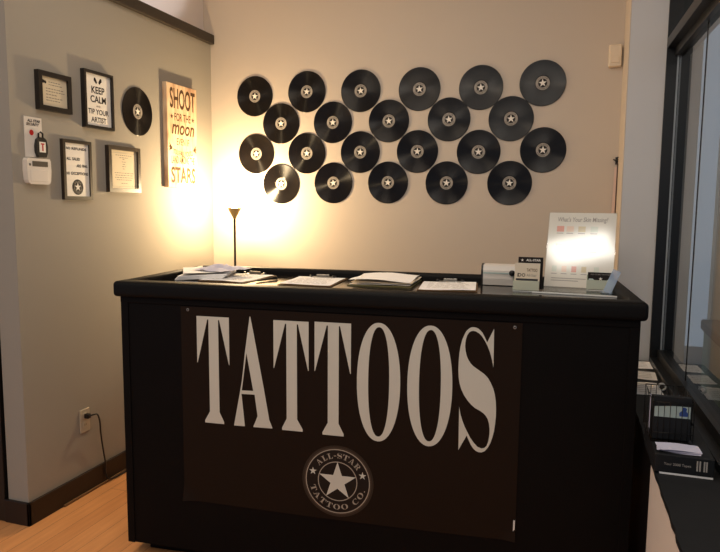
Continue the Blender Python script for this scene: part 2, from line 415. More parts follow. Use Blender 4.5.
# ------------------------------------------------------------------ emblem (star in a ring of lettering)
S_PTS =  [(1.4191, 1.0438), (1.4299, 1.0428), (1.4385, 1.0394), (1.4462, 1.0332), (1.4528, 1.0259), (1.4618, 1.0099), (1.4698, 0.9916), (1.4927, 1.0423), (1.4942, 0.9037), (1.4886, 0.931), (1.4803, 0.9592), (1.4712, 0.9807), (1.4611, 0.9988), (1.451, 1.0137), (1.4411, 1.023), (1.4314, 1.0285), (1.4216, 1.0307), (1.4131, 1.0286), (1.4068, 1.0244), (1.4006, 1.0141), (1.3966, 1.0006), (1.3943, 0.9871), (1.3941, 0.9727), (1.3962, 0.9561), (1.4004, 0.9397), (1.4067, 0.9256), (1.4152, 0.9128), (1.4251, 0.9034), (1.4372, 0.8953), (1.4514, 0.8863), (1.4646, 0.8772), (1.4767, 0.8647), (1.4869, 0.8476), (1.496, 0.8283), (1.502, 0.8075), (1.5059, 0.7832), (1.5078, 0.7576), (1.5081, 0.7284), (1.5063, 0.7012), (1.5034, 0.6738), (1.4982, 0.6496), (1.4913, 0.6273), (1.4832, 0.6105), (1.4727, 0.5969), (1.462, 0.5913), (1.4511, 0.5913), (1.4412, 0.5949), (1.4322, 0.6031), (1.4231, 0.616), (1.415, 0.6324), (1.408, 0.6489), (1.3797, 0.5921), (1.3785, 0.7523), (1.3841, 0.7244), (1.3913, 0.7022), (1.3995, 0.6812), (1.4087, 0.6638), (1.4202, 0.6421), (1.4338, 0.6239), (1.4473, 0.6104), (1.4616, 0.6061), (1.4713, 0.6088), (1.4786, 0.6169), (1.4836, 0.6311), (1.4864, 0.6484), (1.488, 0.6656), (1.4875, 0.6825), (1.4848, 0.7004), (1.4801, 0.7158), (1.4727, 0.7276), (1.4633, 0.7369), (1.4501, 0.7448), (1.4358, 0.7515), (1.4214, 0.7627), (1.4079, 0.7774), (1.3955, 0.7945), (1.3851, 0.8152), (1.378, 0.8372), (1.3741, 0.8595), (1.3724, 0.8874), (1.3727, 0.9155), (1.3742, 0.9447), (1.3779, 0.9717), (1.3827, 0.9942), (1.3888, 1.0112), (1.3959, 1.0271), (1.4043, 1.0364), (1.4117, 1.0418)]
A_OUT =  [(0.5754, 1.0392), (0.5782, 1.0393), (0.5878, 0.9923), (0.6037, 0.9084), (0.6305, 0.766), (0.653, 0.6384), (0.6652, 0.6092), (0.6651, 0.6054), (0.5873, 0.6042), (0.5873, 0.6074), (0.6047, 0.6493), (0.5931, 0.734), (0.5386, 0.7329), (0.5509, 0.6085), (0.5508, 0.6041), (0.506, 0.6033), (0.5061, 0.6066), (0.5306, 0.7312), (0.5416, 0.7916), (0.5542, 0.8946)]
A_IN =  [(0.5609, 0.8961), (0.5876, 0.7487), (0.54, 0.7471)]
def tuv(x0, x1, z0, z1, b0, b1):
    w, h = x1 - x0, z1 - z0; c = .515
    pts = [(0, 1), (1, 1), (1, .56), (.985, .56), (.70, .972), (.668, .972), (.672, .11), (b1, .022), (b1, 0), (b0, 0), (b0, .022), (.372, .11), (.368, .972), (.335, .972), (.015, .565), (0, .565)]
    return [(x0 + u * w, z0 + v * h) for u, v in pts]
def norm(pts, ref=None):
    ref = ref or pts
    X = [p[0] for p in ref]; Z = [p[1] for p in ref]
    return [((x - min(X)) / (max(X) - min(X)), (z - min(Z)) / (max(Z) - min(Z))) for x, z in pts]
def rect(a, b, c, d): return [(a, c), (b, c), (b, d), (a, d)]
def ell(cx, cz, rx, rz, n=20): return circ(cx, cz, rx, rz, n)
GLYPH = {   # wide engraved capitals: (width, [(outline, holes)...])
    'A': (1.05, [([(.44, 1), (.56, 1), (.92, 0), (.66, 0)], []), ([(.44, 1), (.5, .95), (.2, 0), (.12, 0)], []), (rect(.24, .72, .3, .37), []), (rect(0, .32, 0, .06), []), (rect(.56, 1.04, 0, .06), [])]),
    'L': (.86, [(rect(.16, .4, 0, 1), []), (rect(.02, .54, .94, 1), []), (rect(.02, .8, 0, .06), []), ([(.8, 0), (.84, .34), (.6, .06)], [])]),
    'T': (.95, [(rect(.36, .6, 0, 1), []), (rect(0, .96, .94, 1), []), ([(0, .95), (0, .62), (.2, .95)], []), ([(.96, .95), (.76, .95), (.96, .62)], []), (rect(.22, .74, 0, .06), [])]),
    'R': (1.0, [(rect(.14, .38, 0, 1), []), (rect(.02, .5, 0, .06), []), (rect(.02, .5, .94, 1), []), (ell(.52, .73, .33, .27), [ell(.5, .73, .13, .21)]), ([(.45, .5), (.66, .5), (1.0, 0), (.72, 0)], [])]),
    'O': (1.05, [(ell(.52, .5, .52, .5), [ell(.52, .5, .26, .44)])]),
    'C': (.98, [([(.5 + .5 * cos(a), .5 + .5 * sin(a)) for a in [radians(45 + 270 * k / 20) for k in range(21)]] + [(.54 + .3 * cos(a), .5 + .43 * sin(a)) for a in [radians(310 - 260 * k / 20) for k in range(21)]], []), ([(.9, 1), (.9, .6), (.7, .9)], [])]),
    'S': (.78, [([(x * .78, z) for x, z in norm(S_PTS)], [])]),
    '-': (.5, [(rect(.05, .45, .36, .5), [])]),
    '.': (.3, [(ell(.15, .1, .1, .1, 10), [])]),
    ' ': (.55, []),
}
def arc_text(mb, m, s, r0, r1, a_mid, top, gap=.14, y=0, squeeze=1):
    """lettering bent round a circle; top=True reads clockwise above the centre"""
    h = r1 - r0; ws = [GLYPH[c][0] for c in s]
    tot = sum(ws) + gap * (len(s) - 1); x = -tot / 2; rm = (r0 + r1) / 2
    for c, wd in zip(s, ws):
        def wp(p):
            ang = (x + p[0]) * h * squeeze / rm
            if top: a = a_mid - ang; r = r0 + p[1] * h
            else: a = a_mid + ang; r = r1 - p[1] * h
            return (r * cos(a), r * sin(a))
        for o, hs in GLYPH[c][1]: mb.poly(m, [wp(p) for p in o], [[wp(p) for p in hh] for hh in hs], y=y)
        x += wd + gap

def emblem_text(R, m, y):
    mb = MB()
    arc_text(mb, m, 'ALL-STAR', R * .715, R * .885, radians(88), True, squeeze=1.12, y=y)
    arc_text(mb, m, 'TATTOO CO.', R * .715, R * .885, radians(270), False, gap=.16, squeeze=1.22, y=y)
    return mb
def emblem_lines(R, m, y):
    mb = MB()
    mb.poly(m, circ(0, 0, R, n=64), [circ(0, 0, R * .972, n=64)], y=y)
    mb.poly(m, circ(0, 0, R * .615, n=56), [circ(0, 0, R * .588, n=56)], y=y)
    return mb

# ------------------------------------------------------------------ counter
CO = (.5679, -1.7321, 0); CR = .0743
def lp(a, b, z): return Vector((CO[0] + a * cos(CR) - b * sin(CR), CO[1] + a * sin(CR) + b * cos(CR), z))
CW, CD, CH, SURF = 1.988, .745, 1.157, 1.126
counter = thing('reception_counter', 'long black reception counter with padded rim standing on the wooden floor', 'counter', CO, CR)
mb = MB().box(M_black, .018, 1.968, .03, CD - .03, .056, 1.09, bev=.003); mb.build('counter_body', counter)
mb = MB().box(M_black, .075, 1.91, .1, CD - .08, 0, .057); mb.build('plinth', counter)
mb = MB().box(M_top, .03, CW - .03, .03, CD - .03, 1.0945, SURF); mb.build('counter_surface', counter)
mb = MB()
def rail(x0, x1, y0, y1):
    mb.box(M_pad, x0, x1, y0, y1, 1.0945, CH, bev=.016, seg=4, smooth=True)
rail(-.003, CW, 0, .085); tag(mb.build('front_rim', counter))
mb = MB(); rail(.004, CW - .004, CD - .06, CD); mb.build('back_rim', counter)
mb = MB(); rail(.002, .046, .06, CD - .03); mb.build('side_rim', counter)
mb = MB(); rail(CW - .056, CW - .002, .06, CD - .03); mb.build('side_rim', counter)
# cover strip under the rim and edge beads of the front panel
mb = MB().box(M_black, .018, CW - .02, .024, .03, 1.07, 1.0945, bev=.002); mb.build('rim_skirt', counter)
mb = MB().box(M_black, .018, .05, .026, .0305, .056, 1.07, bev=.001); mb.build('edge_strip', counter)
mb = MB().box(M_black, 1.936, 1.968, .026, .0305, .056, 1.07, bev=.001); mb.build('edge_strip', counter)

# ------------------------------------------------------------------ banner
banner_loc = lp(0, .0298, 0)
BX0, BX1, BZ0, BZ1 = .284, 1.589, .274, 1.066
def ban(u, v):
    x = BX0 + u * (BX1 - BX0); z = BZ0 + v * (BZ1 - BZ0) - (.006 * sin(pi * u) if v < .02 else 0)
    curl = 0
    dl = (u / .055 + v / .10)
    if dl < 1: curl += .018 * (1 - dl) ** 1.5
    dr = ((1 - u) / .04 + v / .09)
    if dr < 1: curl += .012 * (1 - dr) ** 1.5
    return (x, -.004 - curl, z)
mb = MB().grid(M_banner, ban, 60, 40)
banner = mb.build('banner', None, banner_loc, (0, 0, CR))
tag(banner, 'dark brown banner lettered TATTOOS hung on the front of the black counter', 'banner')
LY = -.0058
T_ = [(.3525, .4894, .6045, 1.0308, .216, .81), (.672, .8125, .604, 1.0308, .24, .83), (.8358, .9768, .601, 1.033, .226, .815)]
def letter(outer, holes=()):
    MB().poly(M_letter, outer, holes, y=LY).build('letter', banner)
letter(tuv(*T_[0])); letter(A_OUT, [A_IN]); letter(tuv(*T_[1])); letter(tuv(*T_[2]))
for cx in (1.0818, 1.2708):
    letter(circ(cx, .8183, .0815, .2232, 64, 2.12), [circ(cx + .001, .8195, .0395, .206, 56, 2.25)])
letter(S_PTS)
emb = MB()
EC = (.9275, .4225); ER = .1265
emb.poly(M_emb, circ(0, 0, ER, n=64), y=0)
em = emb.build('emblem', banner, (EC[0], LY + .0008, EC[1]))
for r0, r1, mm in ((1.0, 1.05, M_halo), (1.05, 1.11, M_halo2)):
    MB().poly(mm, circ(0, 0, ER * r1, n=64), [circ(0, 0, ER * r0, n=64)], y=-.0001).build('halo', em)
emblem_lines(ER, M_letterdim, -.0006).build('ring', em)
emblem_text(ER, M_letterdim, -.0007).build('lettering', em)
MB().poly(M_letter, star_pts(0, 0, ER * .6), y=-.0008).build('star', em)
for a in (162, 18):
    MB().poly(M_letter, star_pts(ER * .81 * cos(radians(a)), ER * .81 * sin(radians(a)), ER * .125), y=-.0008).build('small_star', em)
for gx, gz in ((.315, 1.053), (1.563, 1.05), (.298, .305), (1.575, .295)):
    MB().lathe(M_steel, [(.0025, 0), (.0045, .0008), (.006, 0)], 16, RX).build('grommet', banner, (gx, -.0052, gz))
MB().box(M_edge, 1.5805, 1.5865, -.0065, -.0055, .30, .352).build('tape_strip', banner)

# ------------------------------------------------------------------ vinyl records
RR = .1265
def make_record(label):
    b = MB().lathe(M_vinyl, [(0, .0035), (.040, .0035), (.041, .0042), (.045, .0038), (.120, .0040), (.1235, .0050), (.1258, .0046), (RR, .0034), (.1258, .0015), (.12, .0008), (0, .0008)], 72, RX)
    r = b.build('vinyl_record'); tag(r, label, 'record')
    lb = MB().lathe(M_labelblk, [(0, .0004), (.0392, .0004), (.0396, 0), (0, 0)], 48, RX).build('label', r, (0, -.0036, 0))
    MB().poly(M_label, circ(0, 0, .0384, n=40), [circ(0, 0, .0245, n=36)], y=-.0006).build('ring', lb)
    t = MB(); arc_text(t, M_labelblk, 'ALL-STAR', .0278, .0352, radians(90), True, y=-.0008); arc_text(t, M_labelblk, 'TATTOO CO.', .0278, .0352, radians(270), False, y=-.0008)
    t.build('lettering', lb)
    MB().poly(M_white, star_pts(0, 0, .0235), y=-.0007).build('star', lb)
    return r
rows = [[(.319, 2.155), (.679, 2.168), (1.033, 2.158), (1.398, 2.152), (1.759, 2.145), (2.101, 2.154)],
        [(.502, 1.978), (.853, 1.975), (1.213, 1.973), (1.578, 1.971), (1.934, 1.964)],
        [(.326, 1.791), (.679, 1.789), (1.033, 1.791), (1.392, 1.789), (1.755, 1.781), (2.116, 1.786)],
        [(.502, 1.599), (.858, 1.604), (1.212, 1.606), (1.572, 1.603), (1.937, 1.602)]]
rown = ['top row', 'second row', 'third row', 'bottom row']
ordn = {6: ['leftmost', 'second from left', 'third from left', 'third from right', 'second from right', 'rightmost'],
        5: ['leftmost', 'second from left', 'middle', 'second from right', 'rightmost']}
GRP = 'vinyl records on the back wall'
proto = None
for rw, nm in zip(rows, rown):
    for (x, z), od in zip(rw, ordn[len(rw)]):
        lab = 'black star-labelled vinyl record, %s in the %s on the beige wall' % (od, nm)
        if proto is None: proto = make_record(lab); o = proto
        else: o = copy_tree(proto); o['label'] = lab
        o['group'] = GRP; o['category'] = 'record'
        o.location = (x, 0, z - .006); o.rotation_euler = (0, random.uniform(-.12, .12), 0)
o = copy_tree(proto); del o['group']
tag(o, 'black vinyl record hung alone among the frames on the taupe left wall', 'record')
o.location = (0, -.779, 1.961); o.rotation_euler = (0, 0, radians(90)); o.scale = (1.03, 1, 1.03)

# ------------------------------------------------------------------ things on the left wall (local x right, z up, -y into the room)
LW = radians(90)
def wall_thing(name, label, cat, yc, z0, group=None): return thing(name, label, cat, (0, yc, z0), LW, group)
def picture(name, label, yc, z0, w, h, m, fw_, depth, print_m, gap=0):
    t = wall_thing(name, label, 'picture', yc, z0, 'framed pictures on the left wall')
    mb = MB(); a, b = w / 2, fw_
    def side(pts): mb.prism(m, pts, 'y', -depth, 0)
    side([(-a, 0), (a, 0), (a - b, b), (-a + b, b)]); side([(-a, h), (a, h), (a - b, h - b), (-a + b, h - b)])
    side([(-a, 0), (-a, h), (-a + b, h - b), (-a + b, b)]); side([(a, 0), (a, h), (a - b, h - b), (a - b, b)])
    mb.build('frame', t)
    p = MB().box(print_m, -a + b * .8, a - b * .8, -depth * .55, -.001, b * .8, h - b * .8).build('print', t)
    return t, p, -depth * .55 - .0006
# certificate, top left
t, p, y = picture('framed_certificate', 'small landscape framed certificate, topmost left of the frames on the taupe wall', -1.398, 1.878, .202, .173, M_frameb, .022, .024, M_cream)
mb = MB(); rnd = random.Random(3)
mb.poly(M_ink, circ(-.066, .128, .011, .008, 12), y=y); mb.poly(M_ink, circ(-.052, .126, .007, .007, 12), y=y)
for k, (l, z) in enumerate(((.09, .128), (.085, .116), (.1, .098), (.11, .086), (.06, .072), (.1, .058), (.08, .046))):
    x = -.032 if k < 2 else -.05
    while x < -.05 + l:
        wd = rnd.uniform(.006, .016); mb.poly(M_inkg, rect(x, x + wd, z, z + .0035), y=y); x += wd + .004
mb.build('lettering', p)
# keep calm
t, p, y = picture('framed_poster', 'black framed white poster reading KEEP CALM AND TIP YOUR ARTIST', -1.104, 1.832, .212, .279, M_frameb, .014, .024, M_white)
mb = MB()
for sx in (-1, 1):      # the two little crossed machines standing in for a crown
    mb.poly(M_ink, [(sx * .004, .226), (sx * .012, .219), (sx * .03, .236), (sx * .022, .246), (sx * .012, .241)], y=y)
    mb.poly(M_ink, circ(sx * .021, .243, .007, .006, 12), y=y)
mb.text(M_ink, 'KEEP', -.047, .047, .172, .206, y, bold=.02); mb.text(M_ink, 'CALM', -.056, .056, .127, .161, y, bold=.02)
mb.text(M_inkg, 'AND', -.016, .016, .106, .116, y, bold=.01)
mb.text(M_ink, 'TIP YOUR', -.074, .074, .070, .096, y, bold=.015); mb.text(M_ink, 'ARTIST', -.055, .055, .031, .057, y, bold=.015)
mb.build('lettering', p)
# no refunds
t, p, y = picture('framed_notice', 'dark framed notice reading NO REFUNDS ALL SALES ARE FINAL with a star emblem', -1.266, 1.479, .192, .283, M_frame, .016, .018, M_white)
mb = MB()
mb.text(M_ink, 'NO', -.068, -.042, .236, .249, y, bold=.03); mb.text(M_ink, 'REFUNDS', -.032, .066, .236, .249, y, bold=.03)
mb.text(M_ink, 'ALL', -.068, -.04, .187, .201, y, bold=.03); mb.text(M_ink, 'SALES', -.03, .02, .187, .201, y, bold=.03)
mb.text(M_ink, 'ARE', -.004, .026, .155, .169, y, bold=.03); mb.text(M_ink, 'FINAL', .034, .072, .155, .169, y, bold=.03)
mb.text(M_ink, 'NO', -.07, -.05, .118, .132, y, bold=.03); mb.text(M_ink, 'EXCEPTIONS', -.04, .074, .118, .132, y, bold=.03)
mb.build('lettering', p)
e2 = MB().poly(M_ink, circ(0, 0, .037, n=40), y=0).build('emblem', p, (0, y, .06))
emblem_lines(.034, M_label, -.0004); 
em2 = emblem_text(.036, M_label, -.0005); em2.poly(M_label, circ(0, 0, .024, n=40), [circ(0, 0, .0225, n=40)], y=-.0005).poly(M_white, star_pts(0, 0, .0225), y=-.0006); em2.build('lettering', e2)
# certificate, bottom right
t, p, y = picture('framed_certificate', 'square dark framed certificate hung lowest, nearest the wooden sign', -.922, 1.52, .258, .240, M_frame, .021, .024, M_cream)
mb = MB(); mb.poly(M_inkl, rect(-.092, .092, .03, .0315), y=y).poly(M_inkl, rect(-.092, .092, .205, .2065), y=y).poly(M_inkl, rect(-.092, -.0905, .03, .2065), y=y).poly(M_inkl, rect(.0905, .092, .03, .2065), y=y)
for k, (l, z) in enumerate(((.13, .192), (.07, .18), (.02, .172), (.03, .158), (.02, .146), (.03, .134), (.02, .122), (.15, .1), (.14, .088), (.15, .076), (.12, .064), (.05, .046))):
    x = -l / 2
    while x < l / 2 - .004:
        wd = min(rnd.uniform(.006, .02), l / 2 - x); mb.poly(M_inkg, rect(x, x + wd, z, z + .003), y=y); x += wd + .004
mb.build('lettering', p)
# shoot for the moon board
sg = wall_thing('wooden_sign', 'tall weathered wooden board reading SHOOT FOR THE moon, glowing beside the lamp', 'sign', -.386, 1.558)
W2, H2 = .158, .606
mb = MB().box(M_board, -W2, W2, -.03, 0, 0, H2, bev=.003); mb.build('board', sg)
mb = MB(); y = -.0306
mb.text(M_inkbr, 'SHOOT', -.128, .138, .462, .582, y, bold=.02)
mb.text(M_inkbr, 'FOR THE', -.085, .085, .392, .438, y, bold=.012)
for sx in (-1, 1): mb.poly(M_inkbr, star_pts(sx * .112, .414, .017), y=y)
mb.text(M_inkbr, 'moon', -.115, .125, .312, .372, y, shear=.25, bold=.02)
mb.text(M_inkbr, 'EVEN IF', -.065, .065, .252, .292, y, bold=.005)
bend = lambda x, z: (x, z - .022 + (x / .14) ** 2 * .026)
mb.text(M_inkbr, "YOU FALL YOU'LL", -.105, .105, .208, .240, y, bold=.015, warp=bend)
for sx in (-1, 1):
    mb.poly(M_inkbr, [(sx * .112, .236), (sx * .143, .262), (sx * .136, .244), (sx * .15, .238), (sx * .138, .232), (sx * .144, .214), (sx * .112, .226)], y=y)
mb.text(M_inkbr, 'LAND AMONG THE', -.122, .122, .142, .186, y, bold=.008)
mb.text(M_inkbr, 'STARS', -.130, .130, .026, .122, y, bold=.025)
mb.build('lettering', sg)
# card, fob, keypad
cd = wall_thing('notice_card', 'white plastic card with a red dot fixed above the alarm keypad', 'card', -1.521, 1.664)
mb = MB().box(M_plastic, -.05, .05, -.004, 0, 0, .176, bev=.001); mb.build('card', cd)
mb = MB(); mb.text(M_ink, 'ALL STAR', -.034, .04, .153, .166, -.0046, shear=.2, bold=.04); mb.text(M_ink, 'SECURITY', -.04, .034, .138, .15, -.0046, shear=.2, bold=.04); mb.build('lettering', cd)
MB().poly(M_red, circ(-.012, .108, .0125, n=20), y=-.0046).build('red_dot', cd)
fb = wall_thing('key_fob', 'black key fob with a small white and red sticker hanging on the white card', 'key fob', -1.489, 1.666)
mb = MB()
mb.prism(M_blackpl, [(-.022, .0), (.022, .0), (.031, .02), (.033, .05), (.026, .078), (.012, .088), (-.012, .088), (-.026, .078), (-.033, .05), (-.031, .02)], 'y', -.02, -.0045); mb.build('body', fb)
mb = MB().tube(M_blackpl, [(-.012, -.012, .086), (-.012, -.012, .106), (0, -.012, .112), (.012, -.012, .106), (.012, -.012, .086)], .004, 8); mb.build('loop', fb)
st = MB().box(M_white, -.018, .018, -.0212, -.02, .022, .068).build('sticker', fb)
mb = MB().poly(M_red, rect(-.004, .004, .028, .056), y=-.0218).poly(M_red, rect(-.01, .01, .056, .062), y=-.0218); mb.build('red_mark', st)
kp = wall_thing('alarm_keypad', 'rounded white alarm keypad with a grey display mounted on the left wall', 'keypad', -1.518, 1.545)
mb = MB().prism(M_plastic, [(-.05, 0), (.05, 0), (.06, .005), (.066, .018), (.070, .06), (.068, .104), (.062, .114), (-.062, .114), (-.068, .104), (-.070, .06), (-.066, .018), (-.06, .005)], 'y', -.026, 0)
mb.box(M_plastic, -.054, .054, -.0272, -.02, .01, .066, bev=.004, seg=3); mb.build('body', kp)
d = MB().box(M_lcd, -.04, .05, -.0275, -.02, .078, .102, bev=.002).build('display', kp)
MB().box(M_blackpl, -.058, -.05, -.0275, -.02, .08, .09).build('button', kp)
# outlet and cord
ot = wall_thing('wall_outlet', 'white electrical outlet low on the left wall above the baseboard', 'outlet', -1.272, .316)
mb = MB().box(M_outlet, -.034, .034, -.006, 0, 0, .118, bev=.0025); mb.build('plate', ot)
for z in (.036, .084):
    k = MB().prism(M_outlet, circ(0, z, .017, .0165, 20, 3), 'y', -.008, -.005).build('socket', ot)
    if z < .05: MB().box(M_blackpl, -.007, -.005, -.0085, -.0078, z - .002, z + .007).box(M_blackpl, .005, .007, -.0085, -.0078, z - .002, z + .007).build('slot', k)
co = thing('power_cord', 'black power cord plugged into the outlet and dropping to the baseboard', 'cord', (0, -1.272, .40), LW)
MB().box(M_blackpl, -.012, .012, -.034, -.0085, -.012, .012, bev=.004).build('plug', co)
pts = [Vector((0, -.03, 0)), Vector((.02, -.045, .004)), Vector((.05, -.04, -.006)), Vector((.073, -.033, -.05)), Vector((.082, -.028, -.11)), Vector((.095, -.025, -.18)), Vector((.108, -.024, -.25)), Vector((.117, -.023, -.295)), Vector((.12, -.0195, -.345)), Vector((.14, -.0305, -.385)), Vector((.3, -.0305, -.3955)), Vector((.6, -.0305, -.3955))]
def smooth(ps, n=6):
    out = []
    for i in range(len(ps) - 1):
        a, b, c, d_ = ps[max(i - 1, 0)], ps[i], ps[i + 1], ps[min(i + 2, len(ps) - 1)]
        for k in range(n):
            t = k / n; out.append(.5 * ((2 * b) + (c - a) * t + (2 * a - 5 * b + 4 * c - d_) * t * t + (3 * b - a - 3 * c + d_) * t ** 3))
    return out + [ps[-1]]
MB().tube(M_blackpl, smooth(pts), .0042, 8).build('cable', co)

# ------------------------------------------------------------------ floor lamp
fl = thing('floor_lamp', 'slim dark torchiere floor lamp glowing in the corner behind the counter', 'lamp', LAMP)
MB().lathe(M_metal, [(0, .0), (.125, 0), (.127, .008), (.12, .016), (.03, .028), (.012, .04), (0, .04)], 40).build('base', fl)
MB().lathe(M_metal, [(0, .035), (.0075, .035), (.0075, 1.375), (0, 1.375)], 16).build('pole', fl)
MB().lathe(M_bowl, [(0, 1.370), (.009, 1.370), (.012, 1.378), (.043, 1.436), (.0445, 1.438), (.0415, 1.438), (.011, 1.384), (0, 1.384)], 36).build('lamp_shade', fl)
MB().lathe(M_bulb, [(0, 1.384), (.012, 1.386), (.012, 1.41), (.02, 1.44), (.021, 1.456), (.014, 1.47), (0, 1.475)], 20).build('bulb', fl)

# ------------------------------------------------------------------ paperwork on the counter
def on_counter(name, label, cat, a, b, rot, z=SURF, group=None): return thing(name, label, cat, lp(a, b, z), CR + rot, group)
def sheet_fn(w, h, z, amp, seed):
    r = random.Random(seed); ph = [r.uniform(0, 6) for _ in range(4)]
    return lambda u, v: ((u - .5) * w, (v - .5) * h, z + amp * (.5 + .25 * sin(5 * u + ph[0]) + .25 * sin(6 * v + ph[1] + 3 * u)) )
def clipboard(label, a, b, rot, w=.225, h=.315, z=SURF, lift=.004, seed=1, m=None):
    t = on_counter('clipboard', label, 'clipboard', a, b, rot, z, 'clipboards on the counter')
    MB().box(M_hard, -w / 2, w / 2, -h / 2, h / 2, .0005, .0035, bev=.0008).build('board', t)
    pp = MB().grid(m or M_paper, sheet_fn(w - .012, h - .014, .0045, lift, seed), 8, 10, Matrix.Translation((-.001, -.004, 0))).build('paper', t)
    tx = MB(); rr = random.Random(seed + 9)
    for k in range(9):
        x = -w * .36
        while x < w * .3:
            l = rr.uniform(.012, .04); l = min(l, w * .36 - x)
            tx.box(M_inkl, x, x + l, -h * .36 + k * .024, -h * .36 + k * .024 + .003, .0046 + lift, .0048 + lift); x += l + .008
    tx.build('lettering', pp)
    c = MB().box(M_steel, -.05, .05, h / 2 - .03, h / 2 - .002, .0065, .0095, bev=.001).box(M_steel, -.03, .03, h / 2 - .012, h / 2 - .002, .009, .02, bev=.002).build('clip', t)
    for sx in (-1, 1): MB().tube(M_blackpl, [(sx * .045, h / 2 - .008, .010), (sx * .062, h / 2 - .008, .010)], .0055, 8).build('clip_end', c)
    return t
clipboard('clipboard with a white form beside the paper heap at the counter left end', .325, .48, -.12, z=SURF, seed=2)
clipboard('clipboard lying flat, second from the left end of the counter', .693, .46, .02, w=.235, h=.30, seed=4)
clipboard('clipboard with a white form just left of the small white box', 1.283, .475, .06, w=.24, h=.30, seed=5)
# loose heap at the left end
ps = on_counter('paper_stack', 'flat stack of white sheets at the left end of the counter', 'paper', .158, .50, .2, SURF + .0055)
ps.rotation_euler = (0, -.045, CR + .25)
for k in range(3): MB().box(M_paper, -.108 + .003 * k, .108 + .003 * k, -.14, .14, .0005 + .006 * k, .0058 + .006 * k, mtx=Matrix.Rotation(.03 * (k - 1), 4, 'Z')).build('sheet_bundle', ps)
ls = on_counter('paper_sheet', 'loose white sheet overlapping the left rim of the counter beneath the crumpled paper', 'paper', .15, .50, .5, CH + .0005)
MB().grid(M_paper, sheet_fn(.2, .27, .0003, .0015, 77), 6, 6).build('sheet', ls)
cr = on_counter('crumpled_paper', 'crumpled lilac sheet lying on top of the white stack by the left rim', 'paper', .225, .52, -.35, CH + .003)
rr = random.Random(5)
G = [[rr.uniform(0, 1) for _ in range(9)] for _ in range(9)]
MB().grid(M_paperb, lambda u, v: ((u - .5) * .19, (v - .5) * .2, .001 + .030 * G[int(round(u * 8))][int(round(v * 8))] * (.3 + .7 * sin(pi * u)) * (.3 + .7 * sin(pi * v))), 8, 8).build('crumpled_sheet', cr)
pn = on_counter('ballpoint_pen', 'black pen lying on the counter between the two leftmost clipboards', 'pen', .478, .44, 1.15, SURF + .0065)
MB().lathe(M_blackpl, [(0, 0), (.0015, .004), (.0045, .014), (.0048, .13), (.003, .137), (0, .138)], 12, Matrix.Translation((-.069, 0, 0)) @ Matrix.Rotation(pi / 2, 4, 'Y')).build('barrel', pn)
MB().box(M_blackpl, .02, .066, -.001, .001, .0045, .0066).build('pen_clip', pn)
# tall pad stack, third
sk = on_counter('paper_stack', 'thick ruffled stack of forms on a yellow pad in the middle of the counter', 'paper', 1.0, .55, .0)
MB().box(M_yellow, -.138, .138, -.162, .158, .0005, .004).build('pad', sk)
for k, (m_, dx) in enumerate(((M_paper, .0), (M_paperw, .006), (M_paper, -.004))):
    MB().grid(m_, sheet_fn(.262, .31, .0055 + .006 * k, .006 + .003 * k, 20 + k), 10, 10, Matrix.Translation((dx, .004 * k, 0))).build('sheet_bundle', sk)
for sx in (-.04, .05): MB().box(M_blackpl, sx - .012, sx + .012, .135, .16, .022, .030, bev=.002).build('clip', sk)

# small white box at the back
bx = on_counter('small_box', 'small white ribbed box with a dark left end at the back of the counter', 'box', 1.478, .628, -.04)
MB().prism(M_plastic, [(-.05, .003), (.05, .003), (.054, .02), (.054, .05), (.052, .072), (.042, .088), (-.03, .09), (-.046, .084), (-.054, .066), (-.055, .03)], 'x', -.058, .075).build('body', bx)
MB().prism(M_blackpl, [(-.05, 0), (.05, 0), (.056, .02), (.056, .05), (.054, .074), (.043, .089), (-.031, .092), (-.048, .086), (-.056, .066), (-.057, .03)], 'x', -.066, -.0585).build('end_cap', bx)
MB().box(M_green, -.058, .075, -.0568, -.054, .052, .058).build('groove', bx)
MB().lathe(M_blackpl, [(0, 0), (.012, 0), (.012, .014), (.009, .017), (0, .017)], 20, Matrix.Translation((.064, -.056, .058)) @ RX).build('knob', bx)

# business card holders
def card_holder(label, a, b, rot, w, z=SURF):
    t = on_counter('card_holder', label, 'card holder', a, b, rot, z, 'card holders on the counter')
    h = w / 2
    MB().box(M_acrylg, -h, h, -.012, .04, .0005, .006, bev=.001).build('base', t)
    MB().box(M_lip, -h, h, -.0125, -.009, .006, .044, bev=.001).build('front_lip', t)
    MB().box(M_acrylg, -h, h, .016, .019, .006, .062, bev=.001).build('back_plate', t)
    MB().box(M_edge, -h, h, -.0145, -.0128, .001, .004).build('front_edge', t)
    return t
def cards(label, a, b, rot, w, h, m, z, tilt=-.16, n=.008, deco=None):
    t = on_counter('business_cards', label, 'business cards', a, b, rot, z, 'business cards on the counter')
    t.rotation_euler = (tilt, 0, CR + rot)
    c = MB().box(m, -w / 2, w / 2, -n / 2, n / 2, 0, h).build('cards', t)
    if deco: mb = MB(); deco(mb, -n / 2 - .0006, w, h); mb.build('print', c)
    return t
card_holder('green tinted clear card holder beside the small white box', 1.597, .425, .0, .102)
def d_star(mb, y, w, h):
    mb.poly(M_paperw, star_pts(-w * .2, h * .78, .02), y=y); mb.poly(M_ink, circ(-w * .3, h * .55, .007, n=12), [circ(-w * .3, h * .55, .0045, n=12)], y=y)
    mb.poly(M_ink, circ(-w * .14, h * .55, .007, n=12), [circ(-w * .14, h * .55, .0045, n=12)], y=y); mb.poly(M_ink, rect(-w * .38, -w * .34, h * .48, h * .62), y=y)
    mb.text(M_hard, 'TATTOO', -w * .02, w * .4, h * .68, h * .8, y, bold=.02); mb.text(M_inkg, 'All-Star', -w * .02, w * .38, h * .5, h * .6, y)
    mb.box(M_blackpl, -w * .44, w * .44, y - .0004, y, h * .34, h * .42)
